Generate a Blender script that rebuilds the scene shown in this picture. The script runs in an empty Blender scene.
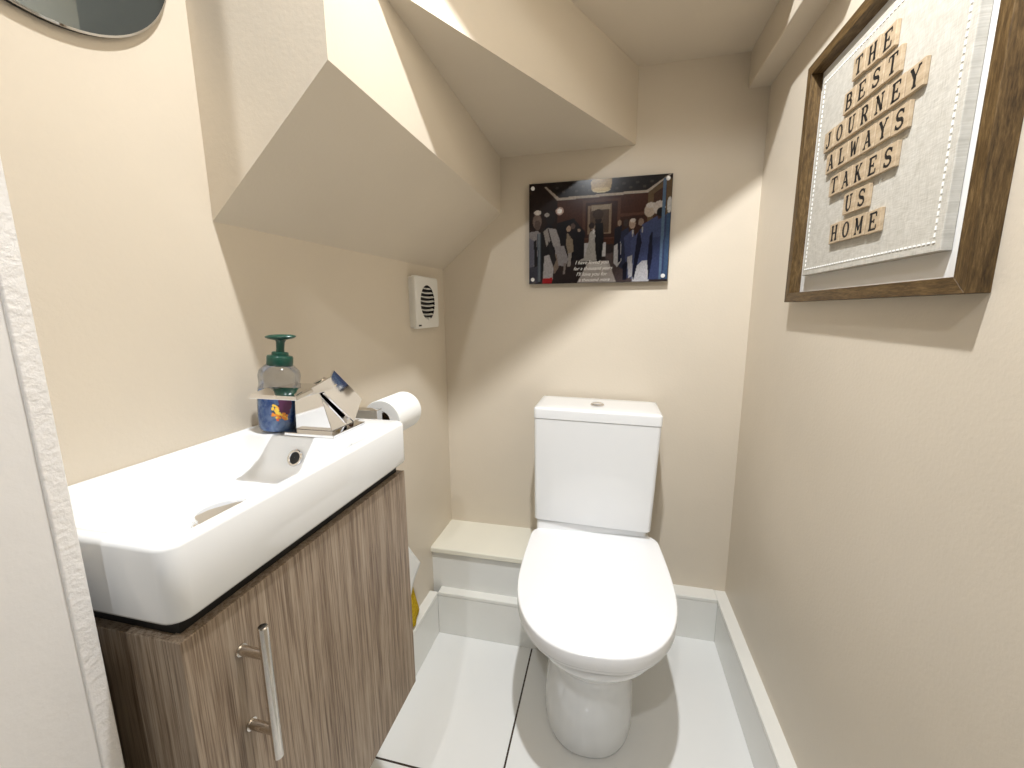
import bpy, bmesh, math, random
from mathutils import Vector, Matrix
random.seed(7)
SC = bpy.context.scene
COL = SC.collection
PI = math.pi

# ------------------------------------------------------------------ helpers
def link(name, me, mat=None, parent=None):
    o = bpy.data.objects.new(name, me)
    COL.objects.link(o)
    mats = mat if isinstance(mat, (list, tuple)) else [mat]
    for m in mats:
        if m is not None:
            me.materials.append(m)
    if parent is not None:
        o.parent = parent
    return o

def obj(name, bm, mat=None, parent=None, smooth=None, bevel=None, segs=3, bang=30):
    """turn a bmesh into ONE mesh object"""
    bmesh.ops.remove_doubles(bm, verts=bm.verts, dist=1e-6)
    bmesh.ops.recalc_face_normals(bm, faces=bm.faces)
    me = bpy.data.meshes.new(name)
    bm.to_mesh(me)
    bm.free()
    if smooth is not None:
        me.shade_smooth()
        me.set_sharp_from_angle(angle=math.radians(smooth))
    o = link(name, me, mat, parent)
    if bevel:
        md = o.modifiers.new('bevel', 'BEVEL')
        md.width = bevel
        md.segments = segs
        md.limit_method = 'ANGLE'
        md.angle_limit = math.radians(bang)
        me.shade_smooth()
        me.set_sharp_from_angle(angle=math.radians(60))
        md.harden_normals = True
    return o

def raw(name, verts, faces, mat=None, parent=None):
    me = bpy.data.meshes.new(name)
    me.from_pydata([tuple(v) for v in verts], [], faces)
    me.update()
    return link(name, me, mat, parent)

def tag(o, label=None, cat=None, group=None, kind=None):
    if label: o['label'] = label
    if cat: o['category'] = cat
    if group: o['group'] = group
    if kind: o['kind'] = kind
    return o

def thing(name, loc, label, cat, rotz=0.0, group=None):
    o = bpy.data.objects.new(name, None)
    o.empty_display_size = .05
    COL.objects.link(o)
    o.location = loc
    o.rotation_euler = (0, 0, rotz)
    return tag(o, label, cat, group)

def box(bm, a, b, M=None):
    x0, y0, z0 = a; x1, y1, z1 = b
    vs = [Vector(p) for p in ((x0,y0,z0),(x1,y0,z0),(x1,y1,z0),(x0,y1,z0),(x0,y0,z1),(x1,y0,z1),(x1,y1,z1),(x0,y1,z1))]
    if M is not None: vs = [M @ v for v in vs]
    v = [bm.verts.new(p) for p in vs]
    for f in ((3,2,1,0),(4,5,6,7),(0,1,5,4),(1,2,6,5),(2,3,7,6),(3,0,4,7)):
        bm.faces.new([v[i] for i in f])
    return v

def loft(bm, rings, cap0=True, cap1=True):
    vr = [[bm.verts.new(p) for p in r] for r in rings]
    n = len(vr[0])
    for a, b in zip(vr, vr[1:]):
        for i in range(n):
            j = (i + 1) % n
            bm.faces.new((a[i], a[j], b[j], b[i]))
    if cap0: bm.faces.new(list(reversed(vr[0])))
    if cap1: bm.faces.new(vr[-1])
    return vr

def lathe(bm, prof, n=40, c=(0,0,0), axis='z', cap0=True, cap1=True):
    rings = []
    for r, h in prof:
        ring = []
        for i in range(n):
            a = 2*PI*i/n
            x, y = r*math.cos(a), r*math.sin(a)
            p = {'z': (x, y, h), 'x': (h, x, y), 'y': (y, h, x)}[axis]
            ring.append(Vector(p) + Vector(c))
        rings.append(ring)
    return loft(bm, rings, cap0, cap1)

def tube(bm, pts, r, n=14, caps=True):
    pts = [Vector(p) for p in pts]
    rings = []
    up = Vector((0,0,1))
    for i, p in enumerate(pts):
        d = (pts[min(i+1, len(pts)-1)] - pts[max(i-1, 0)]).normalized()
        s = d.cross(up)
        if s.length < 1e-4: s = d.cross(Vector((1,0,0)))
        s.normalize(); t = s.cross(d).normalized()
        rr = r[i] if isinstance(r, (list, tuple)) else r
        rings.append([p + s*rr*math.cos(2*PI*k/n) + t*rr*math.sin(2*PI*k/n) for k in range(n)])
    loft(bm, rings, caps, caps)

def rrect(x0, x1, y0, y1, r, z, k=7):
    """rounded rectangle ring; r = radius or 4 radii (x1y1, x0y1, x0y0, x1y0)"""
    rs = r if isinstance(r, (tuple, list)) else (r, r, r, r)
    out = []
    for (cx, sx, cy, sy, a0, rr) in ((x1,-1,y1,-1,0,rs[0]),(x0,1,y1,-1,90,rs[1]),(x0,1,y0,1,180,rs[2]),(x1,-1,y0,1,270,rs[3])):
        for i in range(k):
            a = math.radians(a0 + 90*i/(k-1))
            out.append(Vector((cx + sx*rr + rr*math.cos(a), cy + sy*rr + rr*math.sin(a), z)))
    return out

# ------------------------------------------------------------------ materials
def new_mat(name):
    m = bpy.data.materials.new(name)
    m.use_nodes = True
    nt = m.node_tree
    b = nt.nodes['Principled BSDF']
    return m, nt, b

def setv(b, **kw):
    names = dict(color='Base Color', rough='Roughness', metal='Metallic', spec='Specular IOR Level', ior='IOR',
                 trans='Transmission Weight', coat='Coat Weight', coatr='Coat Roughness', sheen='Sheen Weight', sss='Subsurface Weight')
    for k, v in kw.items():
        b.inputs[names[k]].default_value = (*v, 1) if k == 'color' else v

def plain(name, color, rough=.5, **kw):
    m, nt, b = new_mat(name)
    setv(b, color=color, rough=rough, **kw)
    return m

def coords(nt, scale=(1,1,1), kind='Object'):
    tc = nt.nodes.new('ShaderNodeTexCoord')
    mp = nt.nodes.new('ShaderNodeMapping')
    mp.inputs['Scale'].default_value = scale
    nt.links.new(tc.outputs[kind], mp.inputs['Vector'])
    return mp.outputs['Vector']

def noise(nt, vec, scale, detail=3, rough=.5, dist=0):
    n = nt.nodes.new('ShaderNodeTexNoise')
    n.inputs['Scale'].default_value = scale
    n.inputs['Detail'].default_value = detail
    n.inputs['Roughness'].default_value = rough
    n.inputs['Distortion'].default_value = dist
    nt.links.new(vec, n.inputs['Vector'])
    return n.outputs['Fac']

def ramp(nt, fac, stops):
    r = nt.nodes.new('ShaderNodeValToRGB')
    el = r.color_ramp.elements
    while len(el) < len(stops): el.new(.5)
    for e, (p, c) in zip(el, stops):
        e.position = p
        e.color = (*c, 1) if len(c) == 3 else c
    nt.links.new(fac, r.inputs['Fac'])
    return r.outputs['Color']

def bump(nt, b, h, strength=.2, dist=.001):
    n = nt.nodes.new('ShaderNodeBump')
    n.inputs['Strength'].default_value = strength
    n.inputs['Distance'].default_value = dist
    nt.links.new(h, n.inputs['Height'])
    nt.links.new(n.outputs['Normal'], b.inputs['Normal'])
    return n

def painted(name, c, rough=.42, spec=.35, bs=.35, var=.03, bscale=160):
    m, nt, b = new_mat(name)
    v = coords(nt)
    f = noise(nt, v, 3.0, 3)
    lo = tuple(x*(1-var) for x in c); hi = tuple(min(1, x*(1+var)) for x in c)
    nt.links.new(ramp(nt, f, [(.3, lo), (.7, hi)]), b.inputs['Base Color'])
    setv(b, rough=rough, spec=spec)
    n1 = noise(nt, v, bscale, 4, .6)
    n2 = noise(nt, v, 9, 2)
    mx = nt.nodes.new('ShaderNodeMath'); mx.operation = 'MULTIPLY_ADD'
    nt.links.new(n2, mx.inputs[0]); mx.inputs[1].default_value = 2.5; nt.links.new(n1, mx.inputs[2])
    bump(nt, b, mx.outputs[0], bs, .0012)
    return m

M = {}
M['paint'] = painted('beige_wall_paint', (.665, .59, .482), rough=.38, spec=.4)
M['soffit'] = painted('beige_soffit_paint', (.665, .59, .482), rough=.40, spec=.4, bs=.2)
M['hall'] = painted('hall_wall_paint', (.20, .19, .18))
M['jamb'] = painted('white_rough_plaster', (.84, .82, .80), rough=.5, bs=.8, bscale=170)
M['jamb_smooth'] = painted('white_smooth_plaster', (.80, .78, .76), rough=.4, bs=.3, bscale=70)
M['white_gloss_wood'] = painted('white_gloss_trim', (.80, .80, .77), rough=.25, spec=.5, bs=.08, bscale=60)
M['ledge'] = painted('cream_ledge', (.82, .79, .68), rough=.35, spec=.4, bs=.08, bscale=60)
M['trim_white'] = painted('white_tile_trim', (.84, .83, .78), rough=.3, spec=.5, bs=.05)
M['ceramic'] = plain('white_ceramic', (.86, .87, .875), .07, spec=.5, coat=.4, coatr=.03)
M['ceramic_lid'] = plain('white_toilet_plastic', (.93, .935, .945), .16, spec=.5)
M['chrome'] = plain('polished_chrome', (.80, .80, .81), .05, metal=1)
M['chrome_dull'] = plain('brushed_nickel', (.70, .66, .61), .11, metal=1)
M['black'] = plain('black_void', (.006, .006, .006), .6)
M['fan_white'] = plain('white_fan_plastic', (.78, .77, .73), .35)
M['fan_dark'] = plain('dark_fan_inside', (.012, .012, .014), .5)
M['paper'] = plain('white_paper_roll', (.85, .85, .83), .9, spec=.1)
M['card'] = plain('brown_card_core', (.30, .2, .11), .9)
M['ink'] = plain('black_ink', (.008, .007, .007), .55)
M['backing'] = plain('white_backing_board', (.80, .80, .79), .6)
M['thread'] = plain('white_thread', (.92, .92, .90), .8)
M['mirror_face'] = plain('dark_mirror', (.13, .155, .17), .03, metal=1)  # even dark base colour makes the reflection darker
M['screw_white'] = plain('pale_cap', (.85, .85, .86), .2, metal=.3)
M['script_white'] = plain('white_script', (.85, .83, .80), .5)
M['pump_green'] = plain('dark_green_plastic', (.006, .055, .036), .28)

# ceramic tile, glossy off-white with dark grout lines
def tile_mat():
    m, nt, b = new_mat('glossy_floor_tile')
    tc = nt.nodes.new('ShaderNodeTexCoord')
    sx = nt.nodes.new('ShaderNodeSeparateXYZ')
    nt.links.new(tc.outputs['Object'], sx.inputs[0])
    def mth(op, a, c=None):
        n = nt.nodes.new('ShaderNodeMath'); n.operation = op
        for i, q in enumerate((a, c)):
            if q is None: continue
            if isinstance(q, (int, float)): n.inputs[i].default_value = q
            else: nt.links.new(q, n.inputs[i])
        return n.outputs[0]
    def line(sock, off):
        a = mth('SUBTRACT', sock, off)
        a = mth('DIVIDE', a, .6)
        a = mth('ADD', a, .5)
        a = mth('FRACT', a)
        a = mth('SUBTRACT', a, .5)
        a = mth('ABSOLUTE', a)
        return mth('LESS_THAN', a, .0025/.6)
    g = mth('MAXIMUM', line(sx.outputs['X'], -.2165), line(sx.outputs['Y'], .7605))
    mix = nt.nodes.new('ShaderNodeMix'); mix.data_type = 'RGBA'
    nt.links.new(g, mix.inputs['Factor'])
    f = noise(nt, tc.outputs['Object'], 4, 3)
    c = ramp(nt, f, [(.3, (.85, .85, .83)), (.7, (.87, .87, .85))])
    nt.links.new(c, mix.inputs['A'])
    mix.inputs['B'].default_value = (.05, .035, .028, 1)
    nt.links.new(mix.outputs['Result'], b.inputs['Base Color'])
    setv(b, rough=.12, spec=.5)
    bump(nt, b, mth('SUBTRACT', 1, g), .5, .001)
    return m
M['tile'] = tile_mat()
def skirt_mat():
    m, nt, b = new_mat('skirting_tile')
    v = coords(nt)
    f = noise(nt, v, 7, 3)
    nt.links.new(ramp(nt, f, [(.3, (.79, .785, .74)), (.7, (.83, .82, .78))]), b.inputs['Base Color'])
    setv(b, rough=.2, spec=.5)
    return m
M['skirt'] = skirt_mat()

# wood-effect laminate with vertical grain
def wood(name, stops, scale=(70, 70, 3.2), rough=.42, axis='z', ringscale=1.0, bstr=.25, fine=(260, 260, 8)):
    m, nt, b = new_mat(name)
    if axis == 'y':
        scale = (scale[0], scale[2], scale[1]); fine = (fine[0], fine[2], fine[1])
    v = coords(nt, scale)
    v2 = coords(nt, fine)
    v3 = coords(nt, tuple(s*.16 for s in scale))
    big = noise(nt, v3, 1.0, 3, .5, .3)
    # cathedral-like bands: sine of a stretched noise
    mm = nt.nodes.new('ShaderNodeMath'); mm.operation = 'MULTIPLY'
    nt.links.new(big, mm.inputs[0]); mm.inputs[1].default_value = 55*ringscale
    sn = nt.nodes.new('ShaderNodeMath'); sn.operation = 'SINE'
    nt.links.new(mm.outputs[0], sn.inputs[0])
    f1 = noise(nt, v, 1.0, 4, .6)
    f2 = noise(nt, v2, 1.0, 3, .6)
    a = nt.nodes.new('ShaderNodeMath'); a.operation = 'MULTIPLY_ADD'
    nt.links.new(sn.outputs[0], a.inputs[0]); a.inputs[1].default_value = .075
    f1h = nt.nodes.new('ShaderNodeMath'); f1h.operation = 'MULTIPLY'; nt.links.new(f1, f1h.inputs[0]); f1h.inputs[1].default_value = .55
    nt.links.new(f1h.outputs[0], a.inputs[2])
    a2 = nt.nodes.new('ShaderNodeMath'); a2.operation = 'MULTIPLY_ADD'
    nt.links.new(f2, a2.inputs[0]); a2.inputs[1].default_value = .9; nt.links.new(a.outputs[0], a2.inputs[2])
    a3 = nt.nodes.new('ShaderNodeMath'); a3.operation = 'SUBTRACT'
    nt.links.new(a2.outputs[0], a3.inputs[0]); a3.inputs[1].default_value = .225
    nt.links.new(ramp(nt, a3.outputs[0], stops), b.inputs['Base Color'])
    setv(b, rough=rough, spec=.35)
    bump(nt, b, a3.outputs[0], bstr, .0006)
    return m
M['wood'] = wood('grey_oak_laminate', [(.24, (.12, .078, .050)), (.42, (.235, .170, .116)), (.55, (.34, .262, .190)), (.78, (.45, .365, .275))], scale=(210, 210, 5), fine=(760, 760, 16), ringscale=.8)
M['frame_wood'] = wood('brown_frame_wood', [(.22, (.035, .019, .006)), (.45, (.085, .049, .017)), (.6, (.125, .076, .028)), (.8, (.19, .12, .052))], scale=(200, 200, 26), rough=.5, fine=(700, 700, 90))
M['frame_wood_h'] = wood('brown_frame_wood_across', [(.22, (.035, .019, .006)), (.45, (.085, .049, .017)), (.6, (.125, .076, .028)), (.8, (.19, .12, .052))], scale=(200, 200, 26), rough=.5, axis='y', fine=(700, 700, 90))
M['tile_wood'] = wood('pale_tile_wood', [(.2, (.34, .245, .15)), (.5, (.46, .355, .235)), (.8, (.54, .43, .30))], scale=(40, 40, 14), rough=.6, axis='y')

def linen():
    m, nt, b = new_mat('off_white_linen')
    v = coords(nt, (1, 560, 60)); v2 = coords(nt, (1, 60, 560)); v0 = coords(nt)
    a = noise(nt, v, 1, 2); c = noise(nt, v2, 1, 2); d = noise(nt, v0, 90, 3)
    s = nt.nodes.new('ShaderNodeMath'); s.operation = 'ADD'
    nt.links.new(a, s.inputs[0]); nt.links.new(c, s.inputs[1])
    s2 = nt.nodes.new('ShaderNodeMath'); s2.operation = 'MULTIPLY_ADD'
    nt.links.new(d, s2.inputs[0]); s2.inputs[1].default_value = .8; nt.links.new(s.outputs[0], s2.inputs[2])
    s3 = nt.nodes.new('ShaderNodeMath'); s3.operation = 'MULTIPLY'; s3.inputs[1].default_value = .4
    nt.links.new(s2.outputs[0], s3.inputs[0])
    nt.links.new(ramp(nt, s3.outputs[0], [(.38, (.43, .405, .35)), (.70, (.60, .575, .52))]), b.inputs['Base Color'])
    setv(b, rough=.9, spec=.15)
    bump(nt, b, s.outputs[0], .4, .0006)
    return m
M['linen'] = linen()

def towel_mat():
    m, nt, b = new_mat('yellow_terry')
    v = coords(nt)
    vo = nt.nodes.new('ShaderNodeTexVoronoi'); vo.inputs['Scale'].default_value = 210
    nt.links.new(v, vo.inputs['Vector'])
    nt.links.new(ramp(nt, vo.outputs['Distance'], [(.1, (.74, .52, .03)), (.7, (.50, .32, .012))]), b.inputs['Base Color'])
    setv(b, rough=.95, spec=.1)
    bump(nt, b, vo.outputs['Distance'], .9, .003)
    return m
M['yellow'] = towel_mat()

def glassy(name, c, rough=.03, ior=1.45):
    m, nt, b = new_mat(name)
    setv(b, color=c, rough=rough, trans=1.0, ior=ior)
    return m
def see_through(name, tint, gloss=.10):
    m, nt, b = new_mat(name)
    out = nt.nodes['Material Output']
    nt.nodes.remove(b)
    tr = nt.nodes.new('ShaderNodeBsdfTransparent'); tr.inputs['Color'].default_value = (*tint, 1)
    gl = nt.nodes.new('ShaderNodeBsdfGlossy'); gl.inputs['Roughness'].default_value = .05
    fr = nt.nodes.new('ShaderNodeFresnel'); fr.inputs['IOR'].default_value = 1.45
    ad = nt.nodes.new('ShaderNodeMath'); ad.operation = 'ADD'; ad.inputs[1].default_value = gloss
    mx = nt.nodes.new('ShaderNodeMixShader')
    sc_ = nt.nodes.new('ShaderNodeMath'); sc_.operation = 'MULTIPLY'; sc_.inputs[1].default_value = .55
    nt.links.new(fr.outputs[0], sc_.inputs[0]); nt.links.new(sc_.outputs[0], ad.inputs[0]); nt.links.new(ad.outputs[0], mx.inputs[0])
    nt.links.new(tr.outputs[0], mx.inputs[1]); nt.links.new(gl.outputs[0], mx.inputs[2])
    nt.links.new(mx.outputs[0], out.inputs['Surface'])
    return m
M['clear_plastic'] = see_through('clear_plastic', (.86, .88, .91), .015)
M['acrylic'] = see_through('clear_acrylic', (.95, .96, .96), .02)
m, nt, b = new_mat('blue_soap')
setv(b, color=(.10, .23, .56), rough=.12, spec=.4)
nt.links.new(ramp(nt, noise(nt, coords(nt), 60, 3, .6, .8), [(.38, (.045, .125, .40)), (.68, (.28, .42, .68))]), b.inputs['Base Color'])
M['blue_soap'] = m

# ------------------------------------------------------------------ camera (solved from the photograph's vanishing lines)
F_PX = 414.05
def cam_matrix(yaw, pitch, roll):
    cy, sy, cp, sp, cr, sr = math.cos(yaw), math.sin(yaw), math.cos(pitch), math.sin(pitch), math.cos(roll), math.sin(roll)
    B = Matrix(((1,0,0),(0,0,-1),(0,1,0)))
    Ry = Matrix(((cy,0,sy),(0,1,0),(-sy,0,cy)))
    Rx = Matrix(((1,0,0),(0,cp,-sp),(0,sp,cp)))
    Rz = Matrix(((cr,-sr,0),(sr,cr,0),(0,0,1)))
    return Rz @ Rx @ Ry @ B
Rc = cam_matrix(.230701075, .172974493, -.00739178465)
cd = bpy.data.cameras.new('camera')
cd.sensor_width = 36; cd.sensor_fit = 'HORIZONTAL'
cd.lens = F_PX/1024*36
cd.clip_start = .01
cam = bpy.data.objects.new('camera', cd)
COL.objects.link(cam)
x, y, z = Rc[0], -Rc[1], -Rc[2]
cam.matrix_world = Matrix(((x[0],y[0],z[0],0),(x[1],y[1],z[1],0),(x[2],y[2],z[2],1.1),(0,0,0,1)))
SC.camera = cam

# ------------------------------------------------------------------ room shell
XL, XR, D = -.572, .411, 1.397
HC = 2.26                                   # upper ceiling
HALL = -1.7
def quad(bm, *pts):
    return bm.faces.new([bm.verts.new(p) for p in pts])
def struct(name, bm, m, **kw):
    o = obj(name, bm, m, **kw); o['kind'] = 'structure'; return o

bm = bmesh.new(); box(bm, (-1.6, HALL-.05, -.05), (XR+.05, D+.05, 0)); struct('floor', bm, M['tile'])
bm = bmesh.new(); box(bm, (XL-.05, .21, 0), (XL, D+.05, HC)); struct('wall_left', bm, M['paint'])
bm = bmesh.new(); box(bm, (XR, HALL, 0), (XR+.05, D+.05, HC)); struct('wall_right', bm, M['paint'])
bm = bmesh.new(); box(bm, (XL-.05, D, 0), (XR+.05, D+.05, HC)); struct('wall_back', bm, M['paint'])
# hall behind the camera
bm = bmesh.new(); box(bm, (-1.6, HALL-.05, 0), (XR+.05, HALL, HC)); struct('wall_hall', bm, M['hall'])
bm = bmesh.new(); box(bm, (-1.65, HALL, 0), (-1.6, .21, HC)); struct('wall_hall_side', bm, M['hall'])
# the nib beside the door opening: painted reveal with a raised rough plaster bead at the far corner
bm = bmesh.new(); box(bm, (-1.6, .06, 0), (-.4022, .2125, HC)); struct('wall_front', bm, M['jamb_smooth'])
bm = bmesh.new(); box(bm, (-.425, .2002, 0), (-.3997, .2138, HC)); struct('door_1', bm, M['jamb'], bevel=.0015)
bm = bmesh.new(); box(bm, (-.4022, .06, 1.95), (XR, .2125, HC)); struct('trim_3', bm, M['jamb'])

# stepped underside of the winder stairs, drawn as the plaster surfaces one sees
bm = bmesh.new()
a0, a1 = (XL, .523, 1.2335), (-.361, .523, 1.4185)
b0, b1 = (XL, D, 1.2455), (-.361, D, 1.4205)
quad(bm, a0, a1, (-.361, .523, HC), (XL, .523, HC))                                    # front face of the lowest step
quad(bm, a0, b0, b1, a1)                                                               # sloping soffit
Y4 = .803 - .7014*.361                                                                 # where riser four starts
quad(bm, a1, b1, (-.361, D, 1.59), (-.361, .635, 1.59), (-.361, .635, 1.80), (-.361, Y4, 1.80), (-.361, Y4, HC), (-.361, .523, HC))
quad(bm, (-.361, .635, 1.59), (-.361, D, 1.59), (.0595, D, 1.59))                      # flat soffit
quad(bm, (-.361, .635, 1.59), (.0595, D, 1.59), (.0595, D, 1.80), (-.361, .635, 1.80)) # skewed riser
Y4R = .803 + .7014*XR
quad(bm, (-.361, Y4, 1.80), (-.361, .635, 1.80), (.0595, D, 1.80), (XR, D, 1.80), (XR, Y4R, 1.80))
quad(bm, (-.361, Y4, 1.80), (XR, Y4R, 1.80), (XR, Y4R, HC), (-.361, Y4, HC))
quad(bm, (XL-.05, HALL, HC), (XL-.05, .523, HC), (-.361, .523, HC), (-.361, Y4, HC), (XR, Y4R, HC), (XR, HALL, HC))
quad(bm, (-1.65, HALL, HC), (-1.65, .213, HC), (XL-.05, .213, HC), (XL-.05, HALL, HC))
o = struct('ceiling', bm, M['soffit'])
# boxed-in beam along the top of the right wall
bm = bmesh.new(); box(bm, (.3555, .93, 1.7085), (XR+.01, D+.01, 1.81)); struct('trim_1', bm, M['soffit'], bevel=.003)

# skirting: tile upstand with a plastic cap
ZS = .1445
def skirting(name, a, b, cap_a, cap_b):
    bm = bmesh.new(); box(bm, a, b); o = struct(name, bm, M['skirt'], bevel=.0015)
    bm = bmesh.new(); box(bm, cap_a, cap_b)
    obj('skirting_cap', bm, M['trim_white'], o, bevel=.0025)
    return o
skirting('baseboard_right', (.3767, -.6, 0), (XR+.01, D, ZS), (.3755, -.6, ZS+.0008), (XR+.01, D, ZS+.0135))
skirting('baseboard_back', (-.17, 1.3448, 0), (.3767, D+.01, ZS), (-.17, 1.3436, ZS+.0008), (.3757, D+.01, ZS+.0135))
skirting('baseboard_left', (XL-.01, .214, 0), (-.544, 1.182, ZS), (XL-.01, .214, ZS+.0008), (-.5428, 1.182, ZS+.0135))
skirting('baseboard_boxing', (-.544, 1.1810, 0), (-.20, 1.215, ZS), (-.5428, 1.1798, ZS+.0008), (-.20, 1.215, ZS+.0135))
# pipe boxing in the left corner with a lipped ledge on top
bm = bmesh.new(); box(bm, (XL-.01, 1.2115, 0), (-.20, D+.01, .290)); bx = struct('trim_2', bm, M['white_gloss_wood'], bevel=.001)
bm = bmesh.new(); box(bm, (XL-.01, 1.2005, .2885), (-.197, D+.01, .3085)); obj('ledge', bm, M['ledge'], bx, bevel=.005)

# ------------------------------------------------------------------ vanity unit
t = thing('vanity_cabinet', (-.46, .435, .392), 'wall-hung grey-brown wood-effect vanity cabinet under the white basin', 'cabinet')
def L(p, o): return Vector(p) - Vector(o.location)
def mbox(name, a, b, m, par, bev=.001, segs=2):
    bm = bmesh.new(); box(bm, L(a, par), L(b, par)); return obj(name, bm, m, par, bevel=bev, segs=segs)
CX = -.3645
bm = bmesh.new()
for a, b in (((XL, .2365, .392), (CX, .2525, .8225)), ((XL, .6195, .392), (CX, .6355, .8225)), ((XL, .2525, .392), (CX, .6195, .408)),
             ((XL, .2525, .408), (XL+.008, .6195, .8225)), ((XL, .2525, .81), (CX-.03, .6195, .8225))):
    box(bm, L(a, t), L(b, t))
obj('carcass', bm, M['wood'], t, bevel=.0008, segs=2)
bm = bmesh.new(); box(bm, L((XL, .245, .8225), t), L((-.358, .627, .8425), t)); obj('gap_shade', bm, M['black'], t)  # black filler: shade of the gap under the basin put in as colour
door = mbox('door', (CX+.001, .2355, .390), (-.3465, .6355, .8240), M['wood'], t, .0012)
bm = bmesh.new()
hx, hy = -.3165, .2885
def HP(x_, y_, z_): return L((x_, y_, z_), t)
lathe(bm, [(.0040, -.0755), (.0049, -.0745), (.0049, .0745), (.0040, .0755)], 24, HP(hx, hy, .7275))
for zz in (.771, .684):
    lathe(bm, [(.0048, 0), (.0048, .031)], 20, HP(-.347, hy, zz), 'x')
    lathe(bm, [(.0062, 0), (.0062, .002)], 20, HP(-.347, hy, zz), 'x')
h = obj('handle', bm, M['chrome_dull'], door, smooth=40)
h['label'] = 'brushed nickel bar handle'

# ------------------------------------------------------------------ basin
t = thing('wash_basin', (-.455, .432, .8425), 'slim white rectangular ceramic basin on the wooden vanity', 'sink')
bm = bmesh.new()
def RR(x0, x1, y0, y1, r, z): return [L(p, t) for p in rrect(x0, x1, y0, y1, r, z)]
X0, X1, Ya, Yb = XL, -.338, .2290, .6350
oc = (.016, .004, .004, .016)
dc = lambda d: tuple(max(.001, q - d) for q in oc)
rings = [RR(X0+.003, X1-.006, Ya+.006, Yb-.006, dc(.003), .8425), RR(X0, X1-.0015, Ya+.0015, Yb-.0015, oc, .8450), RR(X0, X1, Ya, Yb, oc, .8485),
         RR(X0, X1, Ya, Yb, oc, .9108), RR(X0, X1-.0010, Ya+.0010, Yb-.0010, oc, .9138), RR(X0+.001, X1-.0035, Ya+.0035, Yb-.0035, oc, .9158),
         RR(X0+.003, X1-.006, Ya+.006, Yb-.006, oc, .9163)]
ic = (.022, .022, .022, .022)
rings += [RR(-.5640, -.3490, .2400, .5130, ic, .9163), RR(-.5630, -.3508, .2415, .5118, ic, .9152), RR(-.5622, -.3522, .2428, .5105, ic, .9120),
          RR(-.5580, -.3570, .2480, .4960, ic, .8830), RR(-.5540, -.3620, .2530, .4840, ic, .8720), RR(-.5400, -.3850, .2690, .4700, ic, .8665),
          RR(-.5250, -.4000, .2850, .4550, (.03,)*4, .8640), RR(-.4800, -.4400, .3600, .4000, (.018,)*4, .8625)]
loft(bm, rings, True, True)
basin = obj('bowl', bm, M['ceramic'], t, smooth=50)
# overflow ring on the sloping end wall of the bowl
ov = Vector((-.4480, .4972, .8885))
nrm = Vector((0, -1, .5)).normalized()
rot = nrm.to_track_quat('Z', 'Y').to_matrix().to_4x4()
def ringmesh(bm, prof, n, Mx, closed=False):
    vr = []
    for r_, h_ in prof:
        vr.append([bm.verts.new(Mx @ Vector((r_*math.cos(2*PI*k/n), r_*math.sin(2*PI*k/n), h_))) for k in range(n)])
    for a, b in zip(vr, vr[1:]):
        for i in range(n): bm.faces.new((a[i], a[(i+1) % n], b[(i+1) % n], b[i]))
    return vr
Mx = Matrix.Translation(L(ov, t)) @ rot
bm = bmesh.new(); ringmesh(bm, [(.0125, -.004), (.0125, .0012), (.0115, .0022), (.0090, .0020), (.0082, .0010), (.0080, -.004)], 32, Mx)
orn = obj('overflow_ring', bm, M['chrome'], t, smooth=40)
bm = bmesh.new(); vr = ringmesh(bm, [(.0083, .0006), (.0001, .0006)], 32, Mx); obj('overflow_hole', bm, M['black'], orn)
# pop-up waste
bm = bmesh.new()
lathe(bm, [(.0330, .8632), (.0330, .8662), (.0315, .8674), (.0270, .8674), (.0262, .8662)], 40, L((-.4300, .3630, 0), t), cap0=True, cap1=False)
wf = obj('waste_flange', bm, M['chrome'], t, smooth=40)
bm = bmesh.new()
lathe(bm, [(.0250, .8662), (.0300, .8700), (.0305, .8722), (.0290, .8740), (.0180, .8758), (.0001, .8764)], 40, L((-.4300, .3630, 0), t))
obj('waste_plug', bm, M['chrome'], wf, smooth=40)

# ------------------------------------------------------------------ waterfall tap
t = thing('basin_tap', (-.435, .55, .9163), 'square chrome waterfall tap with a tilted plate lever on the basin corner', 'tap')
bm = bmesh.new()
# base plate
box(bm, L((-.478, .5135, .9163), t), L((-.392, .5960, .9215), t))
obj('base_plate', bm, M['chrome'], t, bevel=.0012)
bm = bmesh.new()
loft(bm, [[L(p, t) for p in q] for q in (
    [(-.473, .5330, .9215), (-.4085, .5330, .9215), (-.4085, .5905, .9215), (-.473, .5905, .9215)],
    [(-.4715, .5340, .9750), (-.4235, .5340, .9750), (-.4235, .5860, .9750), (-.4715, .5860, .9750)],
    [(-.4715, .5340, .9830), (-.4270, .5340, .9830), (-.4270, .5860, .9830), (-.4715, .5860, .9830)])])
obj('tap_body', bm, M['chrome'], t, bevel=.001)
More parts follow.
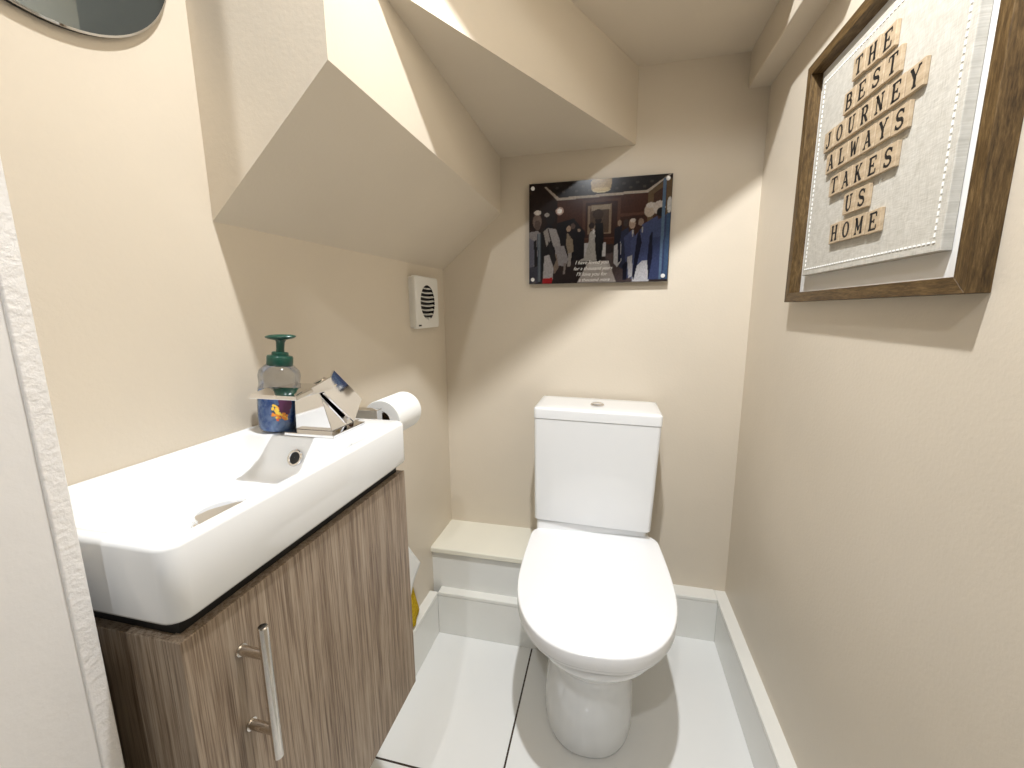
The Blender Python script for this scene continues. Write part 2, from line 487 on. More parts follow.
# spout: open channel running down towards the bowl
bm = bmesh.new()
sy0, sy1 = .4560, .5560
def SP(x_, y_, dz): 
    s = (y_ - sy0)/(sy1 - sy0)
    return L((x_, y_, .9885 + .0065*s + dz), t)
wx0, wx1 = -.4705, -.3975
def trough(y_):
    s = max(0, (y_ - sy0)/(sy1 - sy0)); h = .0045 + .0085*s; fl = .0035 - .004*s
    b = -.010*s
    return [SP(x_, y_, dz) for x_, dz in ((wx0, b), (wx1 - .010*s, b), (wx1 - .010*s, h), (wx1 - .0035 - .010*s, h), (wx1 - .010 - .010*s, fl), (wx0 + .010, fl), (wx0 + .0035, fl + .001), (wx0, fl + .001))]
loft(bm, [trough(y_) for y_ in (sy0, .475, .49, .505, .52, sy1 - .018)])
sp = obj('spout', bm, M['chrome'], t, bevel=.0006, segs=2)
bm = bmesh.new()
loft(bm, [[SP(x_, y_, dz) for x_, dz in ((wx0-.0015, z0), (wx1+.0015, z0), (wx1+.0005, z0+.0055), (wx0-.0005, z0+.0055))] for y_, z0 in ((sy0-.0035, -.0015), (sy0+.030, .0012))])
obj('spout_lip', bm, M['chrome'], sp, bevel=.0008, segs=2)
# lever plate
Lp, Bp, Tp = Vector((-.4186, .535, .9806)), Vector((-.4000, .578, .9256)), Vector((-.4283, .5755, 1.0101))
v, a = Bp - Lp, Tp - Lp
n = v.cross(a).normalized()
bm = bmesh.new()
q = [Lp, Bp, Bp + a, Tp]
loft(bm, [[L(p - n*.0035, t) for p in q], [L(p, t) for p in q]])
lv = obj('lever', bm, M['chrome'], t, bevel=.0007, segs=2)
bm = bmesh.new(); tube(bm, [L((-.447, .562, .9830), t), L((-.438, .562, .9905), t), L(Lp + v*.25 + a*.55 - n*.004, t)], [.012, .010, .007], 20)
obj('lever_stem', bm, M['chrome'], t, smooth=40)

# ------------------------------------------------------------------ soap dispenser
t = thing('soap_bottle', (-.5095, .5360, .9170), 'clear pump bottle of blue hand soap with dark green pump behind the tap', 'soap dispenser')
t.rotation_euler = (Matrix.Rotation(math.radians(6.5), 3, Vector((-.58, .81, 0))) @ Matrix.Rotation(math.radians(20), 3, 'Z')).to_euler()
def oval(r, z, sx=1.0, sy=.80, n=36):
    r = r*.90
    return [Vector((r*sx*math.cos(2*PI*k/n), r*sy*math.sin(2*PI*k/n), z)) for k in range(n)]
bm = bmesh.new()
loft(bm, [oval(r, z, 1, sy) for r, z, sy in ((.020, .000, .9), (.0275, .001, .9), (.0305, .006, .88), (.0325, .020, .86), (.0340, .045, .84), (.0335, .066, .84), (.0318, .074, .86), (.0330, .081, .87), (.0338, .088, .88),
     (.0315, .096, .9), (.0240, .103, .95), (.0165, .1065, 1), (.0145, .108, 1), (.0145, .112, 1))])
obj('bottle', bm, M['clear_plastic'], t, smooth=60)
bm = bmesh.new()
loft(bm, [oval(r, z, 1, sy) for r, z, sy in ((.019, .0012, .9), (.0265, .0024, .9), (.0293, .0068, .88), (.0313, .020, .86), (.0328, .045, .84), (.0326, .060, .84), (.0322, .064, .84))])
obj('liquid_soap', bm, M['blue_soap'], t, smooth=60)
# fruit print on the front of the bottle (in the bottle's own frame)
cols = [plain('print_orange', (.85, .28, .03), .5), plain('print_yellow', (.9, .62, .08), .5), plain('print_plum', (.10, .02, .07), .5), plain('print_coral', (.8, .16, .07), .5)]
lab = bmesh.new()
rr = random.Random(5)
def on_bottle(ang, z):
    r_ = .0347*.90
    return Vector((r_*math.cos(ang), r_*.845*math.sin(ang), z))
def blob(ang, z, r_, mi, lift):
    c = on_bottle(ang, z); n_ = Vector((math.cos(ang), math.sin(ang)/.845, 0)).normalized()
    s_ = Vector((0, 0, 1)).cross(n_).normalized()
    vs = [lab.verts.new(c + n_*lift + s_*r_*math.cos(2*PI*k/10)*1.1 + Vector((0, 0, r_*math.sin(2*PI*k/10)))) for k in range(10)]
    f = lab.faces.new(vs); f.material_index = mi
base_a = math.radians(-52 - 20)
for i in range(16): blob(base_a + rr.uniform(.10, .42), .036 + rr.uniform(-.006, .018), rr.uniform(.004, .006), 2, .0003 + i*.00001)
for i in range(26): blob(base_a + rr.uniform(-.25, .40), .026 + rr.uniform(-.004, .007), rr.uniform(.0014, .0026), rr.choice((0, 3, 0, 1)), .0006 + i*.00001)
for i in range(14): blob(base_a + rr.uniform(-.30, .0), .036 + rr.uniform(-.006, .010), rr.uniform(.0012, .0024), rr.choice((1, 0, 1)), .0009 + i*.00001)
obj('fruit_print', lab, cols, t)
bm = bmesh.new()
lathe(bm, [(.0178, .1035), (.0186, .1050), (.0186, .1165), (.0172, .1190), (.0120, .1196), (.0118, .1240), (.0108, .1248)], 36)
obj('pump_collar', bm, M['pump_green'], t, smooth=40)
bm = bmesh.new()
lathe(bm, [(.0062, .1245), (.0056, .1300), (.0062, .1400), (.0080, .1440)], 24)
pst = obj('pump_stem', bm, M['pump_green'], t, smooth=50)
bm = bmesh.new()
def ell(rx, ry, z, cx=0): return [Vector((cx + rx*math.cos(2*PI*k/32), ry*math.sin(2*PI*k/32), z)) for k in range(32)]
loft(bm, [ell(.008, .007, .1435), ell(.019, .011, .1455), ell(.0228, .0130, .1480), ell(.0218, .0124, .1498), ell(.015, .0090, .1515), ell(.005, .004, .1520)])
ph = obj('pump_head', bm, M['pump_green'], t, smooth=60)
ph.parent = None; ph.parent = t
_c = Vector((0, 0, .147))
_inv = t.rotation_euler.to_matrix().inverted().to_4x4() @ Matrix.Rotation(math.radians(20), 4, 'Z')
ph.matrix_basis = Matrix.Translation(_c) @ _inv @ Matrix.Translation(-_c)

# ------------------------------------------------------------------ toilet
TX, TY = -.0265, 1.19
t = thing('toilet', (TX, TY, 0), 'white close-coupled toilet with closed lid against the back wall', 'toilet', math.radians(3.0))
# local frame: x across, y = distance from the back edge towards the front (negative world Y)
def D_outline(z, w, yb, yf, rb, nseg=64, k=2.35, mid=.235, back_w=None):
    """D plan: rounded back corners at yb, straight sides, super-elliptic front out to yf"""
    bw = back_w if back_w else w*.93
    pts = []
    ym = yb + (yf - yb)*mid*2          # where the front curve starts
    N = nseg//2
    for i in range(N + 1):             # front curve: right to left
        a = PI*i/N
        ca, sa = math.cos(a), math.sin(a)
        px = w*math.copysign(abs(ca)**(2/k), ca)
        py = ym + (yf - ym)*abs(sa)**(2/k)
        pts.append((px, -py))
    m_ = 6
    for i in range(1, m_):             # left side going back
        s = i/m_
        pts.append((-(w + (bw - w)*s**1.6), -(ym + (yb + rb - ym)*s)))
    for i in range(m_ + 1):            # back-left corner
        a = PI + (PI/2)*i/m_
        pts.append((-bw + rb + rb*math.cos(a), -(yb + rb + rb*math.sin(a))))
    for i in range(m_ + 1):
        a = 1.5*PI + (PI/2)*i/m_
        pts.append((bw - rb + rb*math.cos(a), -(yb + rb + rb*math.sin(a))))
    for i in range(1, m_):
        s = 1 - i/m_
        pts.append(((w + (bw - w)*s**1.6), -(ym + (yb + rb - ym)*s)))
    return [Vector((px, py, z)) for px, py in pts]
LW, LB, LF = .1945, -.034, .4600
def lid_ring(z, d): return [p - Vector((.002, 0, 0)) for p in D_outline(z, LW - d, LB + d, LF - d, .055, k=2.45, mid=.22, back_w=(LW - d)*.972)]
bm = bmesh.new()
loft(bm, [lid_ring(.3925, .004), lid_ring(.3935, .0012), lid_ring(.3960, 0), lid_ring(.4225, 0), lid_ring(.4250, .0007), lid_ring(.4261, .0022), lid_ring(.4265, .005), lid_ring(.4268, .05), lid_ring(.4270, .12)])
obj('lid', bm, M['ceramic_lid'], t, smooth=50)
bm = bmesh.new()
loft(bm, [lid_ring(.3800, .012), lid_ring(.3812, .008), lid_ring(.3840, .006), lid_ring(.3905, .006), lid_ring(.3925, .010)])
obj('seat', bm, M['ceramic_lid'], t, smooth=50)
# hinge bar
for sx in (-.075, .075):
    bm = bmesh.new()
    lathe(bm, [(.011, -.022), (.012, -.020), (.012, .020), (.011, .022)], 20, (sx, .012, .399), 'x')
    obj('hinge', bm, M['ceramic_lid'], t, smooth=40)
# pan: bowl, waist and pedestal as one surface
def pan_ring(z, w, yb, yf, k=2.2, mid=.26, rb=.03, bw=None):
    off = -.009*max(0, 1 - z/.30)
    return [p + Vector((off, 0, 0)) for p in D_outline(z, w, yb, yf, rb, k=k, mid=mid, back_w=bw or w)]
bm = bmesh.new()
rings = [pan_ring(.0000, .1180, -.02, .3110, 2.3, .22, .03), pan_ring(.0030, .1220, -.02, .3150, 2.3, .22, .03), pan_ring(.0080, .1228, -.02, .3165, 2.3, .22, .03),
         pan_ring(.0600, .1215, -.03, .3170, 2.3, .22, .03), pan_ring(.1300, .1180, -.05, .3180, 2.3, .22, .03), pan_ring(.1900, .1180, -.07, .3230, 2.25, .23, .03),
         pan_ring(.2300, .1200, -.09, .3400, 2.2, .24, .03), pan_ring(.2650, .1290, -.11, .3620, 2.2, .25, .03), pan_ring(.2950, .1410, -.13, .3900, 2.2, .26, .03),
         pan_ring(.3200, .1530, -.15, .4130, 2.2, .26, .03), pan_ring(.3420, .1630, -.16, .4290, 2.2, .26, .03), pan_ring(.3520, .1680, -.17, .4360, 2.2, .26, .03),
         pan_ring(.3545, .1715, -.172, .4410, 2.2, .26, .03), pan_ring(.3580, .1770, -.175, .4455, 2.3, .25, .03), pan_ring(.3740, .1790, -.178, .4475, 2.3, .25, .03),
         pan_ring(.3785, .1765, -.176, .4445, 2.3, .25, .03), pan_ring(.3800, .1640, -.170, .4330, 2.2, .26, .03)]
loft(bm, rings)
obj('pan', bm, M['ceramic'], t, smooth=55)
# raised deck at the rear that carries the cistern
bm = bmesh.new()
def deck(z, d): return [Vector(p) for p in rrect(-.1780 + d, .1560 - d, .014 + d, .180 - d, .012, z)]
loft(bm, [deck(.372, 0), deck(.448, 0), deck(.4525, .0015), deck(.4535, .004)])
obj('cistern_deck', bm, M['ceramic'], t, smooth=50)
# cistern: tapers towards its foot; sits square to the wall
cis = Matrix.Rotation(math.radians(-3.0), 4, 'Z')
tilt = Matrix.Rotation(math.radians(1.25), 4, 'Y')
bm = bmesh.new()
def CR(z, hw, yf, yb, r): return [cis @ (Matrix.Translation((-.0110, 0, .445)) @ tilt @ (p - Vector((0, 0, .445)))) for p in rrect(-hw, hw, yf, yb, (.012, .012, r, r), z)]
rings = [CR(.4530, .1660, .006, .180, .008), CR(.4570, .1670, .005, .180, .008), CR(.4572, .1722, .000, .183, .010), CR(.4595, .1742, -.001, .183, .011)]
for s in (.2, .4, .6, .8, 1.0):
    rings.append(CR(.4595 + .3225*s, .1742 + .0082*s, -.001 - .0035*s, .183, .011))
loft(bm, rings)
obj('cistern', bm, M['ceramic'], t, smooth=55)
bm = bmesh.new()
loft(bm, [CR(.7830, .1810, -.004, .183, .018), CR(.7835, .1838, -.0065, .184, .012), CR(.8090, .1838, -.0065, .184, .012), CR(.8125, .1830, -.0058, .184, .012), CR(.8145, .1800, -.003, .182, .013), CR(.8158, .165, .010, .172, .022), CR(.8162, .12, .05, .14, .02)])
obj('cistern_lid', bm, M['ceramic'], t, smooth=50)
bm = bmesh.new()
bc = CR(.816, .0001, .088, .0882, .00004)[0]
lathe(bm, [(.0205, -.001), (.0205, .0030), (.0190, .0042), (.0165, .0042)], 32, bc, cap1=False)
fb = obj('flush_button', bm, M['chrome_dull'], t, smooth=40)
fb['label'] = 'chrome dual flush button'
bm = bmesh.new()
lathe(bm, [(.0160, .0025), (.0160, .0060), (.0145, .0070), (.0001, .0074)], 32, bc, cap0=False)
obj('push_plate', bm, M['chrome'], fb, smooth=40)

# ------------------------------------------------------------------ extractor fan
t = thing('extractor_fan', (XL, 1.2085, 1.1295), 'small white square extractor fan with round slatted grille on left wall', 'fan')
bm = bmesh.new()
FX = -.548
def fr(xp, d): return [Vector((xp - XL, p.x, p.y)) for p in rrect(-.0805 + d, .0805 - d, -.077 + d, .077 - d, .006, 0)]
loft(bm, [fr(XL, .003), fr(XL+.010, .003), fr(XL+.0115, 0), fr(FX-.003, 0), fr(FX, .003)], True, False)
# front plate with a circular opening
N = 56
outer = []
for k in range(N):
    a = 2*PI*k/N
    ca, sa = math.cos(a), math.sin(a)
    s = min(.0775/max(abs(ca), 1e-6), .074/max(abs(sa), 1e-6))
    outer.append(Vector((FX - XL, ca*s, sa*s)))
inner = [Vector((FX - XL, .0520*math.cos(2*PI*k/N), .0520*math.sin(2*PI*k/N))) for k in range(N)]
inner2 = [Vector((FX - XL - .0012, p.y, p.z)) for p in inner]
loft(bm, [outer, inner, inner2], False, False)
obj('housing', bm, M['fan_white'], t, smooth=35)
bm = bmesh.new()
loft(bm, [[Vector((FX - XL - dx, .0521*math.cos(2*PI*k/N), .0521*math.sin(2*PI*k/N))) for k in range(N)] for dx in (.0010, .0175)], False, True)
obj('fan_void', bm, M['fan_dark'], t)
for k in range(8):
    zc = -.0455 + k*.013
    hw = math.sqrt(max(.0001, .0520**2 - zc**2))
    bm = bmesh.new()
    rings = []
    for i in range(9):
        yy = -hw + 2*hw*i/8
        sag = .0035*(1 - (yy/.052)**2)
        rings.append([Vector((FX - XL + dx, yy, zc - sag + dz)) for dx, dz in ((-.001, -.0030), (-.0005, -.0012), (-.008, .0026), (-.0092, .0020))])
    loft(bm, rings)
    obj('louvre', bm, M['fan_white'], t, smooth=40)
bm = bmesh.new(); box(bm, (FX - XL - .001, -.070, -.0705), (FX - XL + .0006, -.052, -.066)); obj('badge', bm, M['black'], t)
# small lever at the foot of the grille
bm = bmesh.new(); box(bm, (FX - XL - .010, -.004, -.0540), (FX - XL + .003, .008, -.0445)); obj('grille_tab', bm, M['fan_white'], t, bevel=.001)

# ------------------------------------------------------------------ paper roll + holder
RC = Vector((-.4420, .7780, .8860)); RR_ = .0405; RH = .049
t = thing('toilet_roll', RC, 'white toilet paper roll on the holder beyond the basin', 'toilet roll')
bm = bmesh.new()
lathe(bm, [(.0185, -RH), (RR_ - .001, -RH), (RR_, -RH+.001), (RR_, RH-.001), (RR_ - .001, RH), (.0185, RH), (.0185, -RH)], 56, axis='y', cap0=False, cap1=False)
obj('paper', bm, M['paper'], t, smooth=40)
bm = bmesh.new()
lathe(bm, [(.0188, -RH+.0002), (.0188, RH-.0002), (.0178, RH-.0002), (.0178, -RH+.0002), (.0188, -RH+.0002)], 40, axis='y', cap0=False, cap1=False)
obj('core', bm, M['card'], t, smooth=40)
t = thing('paper_holder', (XL, .70, .907), 'square chrome toilet roll holder on the left wall beside the basin', 'toilet roll holder')
mbox('wall_plate', (XL, .6830, .882), (XL+.008, .7170, .927), M['chrome'], t, .001)
mbox('arm', (XL+.006, .6900, .8920), (-.428, .7100, .9160), M['chrome'], t, .0015)
mbox('bar', (-.4480, .7085, .8930), (-.4360, .835, .9036), M['chrome'], t, .001)

# ------------------------------------------------------------------ yellow towel and white cloth hanging behind the vanity
def cloth(name, xo, top, bot, ztop, zbot, m, amp, label, cat, n=26, mlev=30, seed=1, th=.006):
    rnd = random.Random(seed)
    vs, fs = [], []
    ph = [rnd.uniform(0, 6) for _ in range(3)]
    for j in range(mlev + 1):
        s = j/mlev
        y0 = top[0] + (bot[0] - top[0])*s; y1 = top[1] + (bot[1] - top[1])*(s**1.3)
        for i in range(n + 1):
            u = i/n
            yy = y0 + (y1 - y0)*u
            zz = ztop + (zbot(u) - ztop)*s
            xx = xo + amp*(.4 + .6*s)*math.sin(u*15 + ph[0] + s*.8) + .4*amp*math.sin(u*31 + ph[1])
            vs.append((xx - XL, yy - .88, zz - zbot(.5)))
    for j in range(mlev):
        for i in range(n):
            a_ = j*(n+1) + i
            fs.append((a_, a_+1, a_+n+2, a_+n+1))
    o = raw(name, vs, fs, m)
    o.data.shade_smooth()
    o.location = (XL, .88, zbot(.5))
    md = o.modifiers.new('thick', 'SOLIDIFY'); md.thickness = th; md.offset = 0
    return tag(o, label, cat)
cloth('hand_towel', XL+.018, (.806, .880), (.80, 1.070), .874, lambda u: .166 + .014*abs(u-.4), M['yellow'], .008, 'yellow terry towel hanging behind the vanity, its edge showing', 'towel', seed=3)
cloth('white_cloth', XL+.038, (.86, .90), (.80, 1.044), .60, lambda u: .152 + .205*u, M['paper'], .002, 'white cloth with a pointed corner in front of the yellow towel', 'cloth', seed=5, th=.002)

# ------------------------------------------------------------------ round mirror
t = thing('round_mirror', (XL, .345, 1.5465), 'round wall mirror with a thin bright rim at upper left', 'mirror')
bm = bmesh.new(); lathe(bm, [(.1480, .0), (.1520, .001), (.1520, .0065)], 96, axis='x', cap1=True); obj('backing', bm, M['black'], t, smooth=40)
bm = bmesh.new(); ringmesh(bm, [(.1522, .0065), (.1530, .0070), (.1530, .0085), (.1510, .0092)], 96, Matrix.Rotation(PI/2, 4, 'Y')); obj('rim', bm, M['chrome'], t, smooth=40)
bm = bmesh.new(); lathe(bm, [(.1512, .0066), (.1512, .0090)], 96, axis='x'); obj('glass', bm, M['mirror_face'], t, smooth=40)

# ------------------------------------------------------------------ acrylic wedding photo panel
PW0, PW1, PZ0, PZ1, PY = -.2622, .1668, 1.1885, 1.4960, 1.3745
t = thing('photo_panel', ((PW0+PW1)/2, D, PZ0), 'landscape wedding photo on a clear acrylic panel on the back wall', 'picture')
mbox('acrylic_panel', (PW0-.0006, PY, PZ0-.0006), (PW1+.0006, PY+.004, PZ1+.0006), M['acrylic'], t, .0006, 1)
# raster of the printed picture: colours sampled from simple shapes, stored per point
def inpoly(px, py, poly):
    c = False; j = len(poly) - 1
    for i in range(len(poly)):
        xi, yi = poly[i]; xj, yj = poly[j]
        if (yi > py) != (yj > py) and px < (xj - xi)*(py - yi)/(yj - yi + 1e-12) + xi: c = not c
        j = i
    return c
S = []   # (kind, geometry, colour) in a 725 x 530 frame
def P(col, *pts): S.append(('p', pts, col))
def O(col, cx, cy, rx, ry): S.append(('o', (cx, cy, rx, ry), col))
BR, BR2, DK = (.062, .024, .014), (.095, .042, .026), (.012, .009, .010)
P((.020, .011, .010), (0, 0), (110, 0), (160, 78), (160, 260), (0, 260))                       # left panelling
P((.018, .014, .013), (110, 0), (725, 0), (610, 78), (150, 84))                                # ceiling
for k in range(16):
    cx = 150 + k*34; O((.050, .042, .036), cx, 30 + (k % 2)*22, 9, 7)
P((.42, .36, .30), (82, 22), (92, 20), (160, 80), (606, 70), (712, 0), (722, 0), (612, 82), (152, 94))   # cornice
P(BR, (152, 94), (612, 82), (612, 330), (152, 330))                                            # end wall
P(BR2, (285, 102), (480, 98), (480, 300), (285, 300))
P((.045, .020, .014), (300, 116), (464, 112), (464, 296), (300, 296))
P((.24, .17, .115), (312, 130), (432, 126), (432, 276), (312, 276))
P((.085, .055, .038), (324, 144), (420, 140), (420, 270), (324, 270))
P((.32, .26, .19), (330, 132), (428, 128), (428, 152), (330, 158))
P(BR2, (470, 180), (605, 176), (605, 190), (470, 194)); P((.045, .02, .014), (480, 196), (600, 192), (600, 300), (480, 300))
P((.125, .082, .045), (612, 82), (690, 30), (725, 20), (725, 300), (612, 300))                 # right wall
P((.06, .03, .02), (640, 90), (700, 50), (700, 250), (640, 250))
O((.52, .40, .22), 378, 20, 54, 28); O((.70, .60, .38), 378, 54, 46, 14); P((.44, .32, .16), (330, 2), (430, 0), (428, 50), (328, 52))
O((.62, .48, .26), 378, 52, 44, 11)
O((.9, .88, .86), 165, 148, 15, 15); O((.5, .35, .3), 165, 148, 21, 20); O((.92, .90, .88), 165, 148, 13, 13)
P((.030, .022, .022), (0, 330), (725, 330), (725, 530), (0, 530))                              # floor
P((.075, .055, .055), (400, 380), (480, 370), (560, 530), (460, 530))
P((.42, .38, .36), (318, 420), (424, 414), (468, 530), (262, 530))                             # aisle runner
P((.50, .47, .45), (330, 430), (416, 424), (430, 460), (318, 466))
P((.45, .44, .45), (295, 322), (330, 318), (330, 392), (290, 396)); P((.50, .49, .50), (388, 322), (408, 320), (408, 392), (386, 392))   # white chairs
P((.012, .011, .012), (352, 220), (392, 218), (398, 300), (388, 415), (362, 418), (350, 320))  # groom
O((.02, .012, .010), 368, 205, 16, 18); O((.05, .03, .02), 366, 176, 28, 26)
P((.36, .34, .32), (326, 270), (350, 270), (356, 360), (364, 416), (272, 414), (300, 390), (318, 330))  # bride
O((.30, .21, .16), 340, 240, 12, 16); O((.03, .02, .018), 334, 232, 15, 16); O((.38, .36, .34), 338, 286, 16, 26)
O((.6, .58, .55), 345, 262, 6, 12)
# guests on the left
P((.014, .012, .014), (150, 210), (240, 190), (300, 260), (296, 400), (150, 420))
P((.24, .19, .14), (206, 260), (236, 300), (242, 360), (214, 380), (200, 320)); O((.34, .24, .18), 214, 242, 12, 16)
O((.10, .07, .06), 236, 230, 12, 16); O((.35, .26, .2), 268, 252, 8, 8)
P((.26, .24, .25), (0, 250), (48, 244), (76, 270), (72, 420), (0, 440)); P((.12, .12, .16), (0, 280), (30, 300), (50, 400), (0, 460))
O((.17, .12, .10), 44, 196, 24, 40); O((.62, .56, .50), 46, 150, 20, 12); O((.10, .07, .06), 46, 216, 16, 26)
P((.012, .011, .014), (62, 260), (110, 200), (150, 260), (152, 420), (120, 520), (60, 520))
O((.02, .015, .016), 116, 178, 26, 36); O((.36, .33, .31), 96, 164, 14, 10)
P((.30, .27, .26), (78, 252), (100, 232), (116, 300), (96, 330)); P((.33, .31, .31), (104, 232), (146, 240), (168, 300), (172, 360), (132, 330))
P((.28, .26, .27), (140, 330), (190, 330), (214, 400), (200, 440), (150, 430)); P((.05, .05, .07), (0, 440), (52, 430), (50, 530), (0, 530))
P((.40, .38, .39), (84, 380), (120, 370), (136, 440), (130, 505), (76, 500)); P((.42, .02, .025), (76, 500), (128, 498), (126, 530), (74, 530))
P((.21, .16, .13), (120, 380), (150, 370), (164, 440), (140, 480)); P((.20, .17, .16), (190, 420), (204, 420), (196, 480), (186, 480)); P((.30, .27, .25), (214, 370), (232, 366), (226, 440), (210, 440))
P((.07, .09, .12), (44, 260), (64, 260), (66, 520), (48, 520)); P((.16, .18, .20), (50, 260), (58, 260), (60, 515), (54, 515))
# guests on the right
P((.016, .015, .022), (452, 250), (486, 232), (492, 320), (470, 400), (450, 360)); O((.30, .21, .15), 476, 226, 10, 15)
P((.026, .030, .060), (484, 270), (520, 250), (540, 330), (510, 470), (480, 450)); O((.05, .035, .03), 508, 228, 12, 20)
P((.44, .43, .44), (452, 340), (486, 320), (490, 420), (470, 450), (452, 430))
P((.052, .062, .135), (500, 300), (540, 262), (572, 330), (552, 500), (520, 510)); O((.36, .26, .20), 540, 232, 16, 26); O((.5, .44, .38), 542, 216, 14, 10)
P((.062, .075, .16), (536, 320), (590, 250), (640, 300), (610, 420), (560, 520), (536, 510)); O((.24, .17, .13), 582, 226, 14, 18)
P((.42, .41, .43), (520, 400), (546, 390), (548, 500), (530, 510)); P((.47, .46, .48), (552, 470), (576, 440), (632, 380), (632, 530), (548, 530))
P((.058, .072, .160), (588, 240), (660, 200), (690, 280), (620, 420), (566, 420), (600, 320)); O((.46, .38, .31), 622, 172, 26, 32); O((.55, .50, .46), 628, 146, 24, 14)
O((.5, .44, .40), 668, 160, 30, 34); O((.012, .010, .012), 676, 182, 20, 22)
P((.040, .052, .120), (636, 240), (700, 196), (725, 190), (725, 520), (626, 520), (630, 400)); P((.055, .072, .155), (600, 250), (690, 210), (700, 300), (640, 306))
P((.10, .16, .25), (682, 20), (696, 16), (694, 520), (680, 520)); O((.62, .60, .58), 716, 150, 12, 40)
P((.05, .09, .17), (706, 190), (725, 188), (725, 520), (700, 520))
P((.014, .014, .03), (566, 290), (578, 262), (590, 330), (572, 440), (556, 520), (548, 500))
P((.012, .013, .028), (628, 300), (640, 270), (646, 400), (630, 520), (620, 420))
P((.40, .38, .37), (540, 262), (548, 262), (546, 300), (541, 296)); P((.36, .34, .33), (586, 250), (594, 250), (592, 280), (588, 280))
P((.012, .012, .022), (498, 440), (520, 420), (520, 520), (500, 520)); P((.014, .014, .03), (470, 330), (482, 300), (488, 420), (474, 430))
P((.02, .018, .02), (104, 300), (128, 330), (150, 400), (134, 440), (112, 380)); P((.012, .011, .014), (26, 300), (40, 290), (48, 430), (30, 440))
NX, NZ = 240, 168
pv, pf, pc = [], [], []
rp = random.Random(11)
for j in range(NZ + 1):
    for i in range(NX + 1):
        px, py = 725*i/NX, 530*(1 - j/NZ)
        c = (.03, .02, .02)
        for kind, g, col in S:
            if kind == 'p':
                if inpoly(px, py, g): c = col
            elif ((px - g[0])/g[2])**2 + ((py - g[1])/g[3])**2 < 1: c = col
        w = 1 + rp.uniform(-.22, .22) 
        pc += [max(0, .70*q*w) for q in c] + [1.0]
        pv.append((PW0 + (PW1 - PW0)*i/NX - t.location.x, PY - .0002 - D, PZ0 + (PZ1 - PZ0)*j/NZ - PZ0))
for j in range(NZ):
    for i in range(NX):
        a_ = j*(NX+1) + i
        pf.append((a_, a_+1, a_+NX+2, a_+NX+1))
m, nt, b = new_mat('printed_photo')
at = nt.nodes.new('ShaderNodeAttribute'); at.attribute_name = 'ink'
nt.links.new(at.outputs['Color'], b.inputs['Base Color'])
setv(b, rough=.2, spec=.18)
pr = raw('photo_print', pv, pf, m, t)
ca = pr.data.color_attributes.new('ink', 'FLOAT_COLOR', 'POINT')
ca.data.foreach_set('color', pc)
# standing caps at the corners
for px, pz in ((PW0+.012, PZ0+.014), (PW1-.014, PZ0+.016), (PW0+.012, PZ1-.014), (PW1-.013, PZ1-.013)):
    bm = bmesh.new()
    lathe(bm, [(.0055, D + .0006 - PY), (.0055, -.0005), (.0062, -.0006), (.0062, -.003), (.0050, -.0042), (.0001, -.0044)], 24, (px - t.location.x, PY - D, pz - PZ0), 'y')
    obj('standoff', bm, M['screw_white'], t, smooth=40)
# script lines printed over the aisle
def text_mesh(body, size, shear=.35):
    cu = bpy.data.curves.new('txt', 'FONT')
    cu.body = body; cu.size = size; cu.shear = shear; cu.align_x = 'CENTER'; cu.resolution_u = 3
    ob = bpy.data.objects.new('txt', cu)
    COL.objects.link(ob)
    dg = bpy.context.evaluated_depsgraph_get()
    me = bpy.data.meshes.new_from_object(ob.evaluated_get(dg))
    vs = [v_.co.copy() for v_ in me.vertices]; fs = [tuple(p_.vertices) for p_ in me.polygons]
    bpy.data.objects.remove(ob); bpy.data.meshes.remove(me); bpy.data.curves.remove(cu)
    return vs, fs
tv, tf = [], []
sx_, sz_ = (PW1 - PW0)/725, (PZ1 - PZ0)/530
for body, cx_, cy_, sz in (("I have loved you", 338, 430, 27), ("for a thousand years", 344, 461, 25), ("I'll love you for", 338, 492, 27), ("a thousand more", 352, 521, 24)):
    vs, fs = text_mesh(body, sz*sx_)
    o0 = len(tv)
    for q in vs:
        tv.append((PW0 + cx_*sx_ + q.x*.98 - t.location.x, PY - .0006 - D, PZ1 - cy_*sz_ + q.y - PZ0))
    tf += [tuple(i + o0 for i in f) for f in fs]
raw('script', tv, tf, M['script_white'], t)

# ------------------------------------------------------------------ framed letter-tile sign on the right wall
FY0, FY1, FZ0, FZ1, FXf = .5785, 1.0800, 1.1165, 1.5940, .3860
t = thing('framed_sign', (XR, (FY0+FY1)/2, FZ0), 'deep brown wood frame holding a linen panel with letter tiles', 'picture frame')
W = .0195
def member(pts_out, pts_in, m):
    bm = bmesh.new()
    q = [pts_out[0], pts_out[1], pts_in[1], pts_in[0]]
    loft(bm, [[L((FXf, y_, z_), t) for y_, z_ in q], [L((XR, y_, z_), t) for y_, z_ in q]])
    return obj('frame_member', bm, m, t, bevel=.0008, segs=2)
oc_ = [(FY0, FZ0), (FY1, FZ0), (FY1, FZ1), (FY0, FZ1)]
ic_ = [(FY0+W, FZ0+W), (FY1-W, FZ0+W), (FY1-W, FZ1-W), (FY0+W, FZ1-W)]
for k in range(4):
    member((oc_[k], oc_[(k+1) % 4]), (ic_[k], ic_[(k+1) % 4]), M['frame_wood_h'] if k % 2 == 0 else M['frame_wood'])
mbox('backing_board', (XR-.003, FY0+W-.002, FZ0+W-.002), (XR-.0005, FY1-W+.002, FZ1-W+.002), M['backing'], t, .0002, 1)
CY0, CY1, CZ0, CZ1, CXf = .6400, 1.0250, 1.1700, 1.5480, .3950
cv = mbox('linen_canvas', (CXf, CY0, CZ0), (XR-.003, CY1, CZ1), M['linen'], t, .0015, 2)
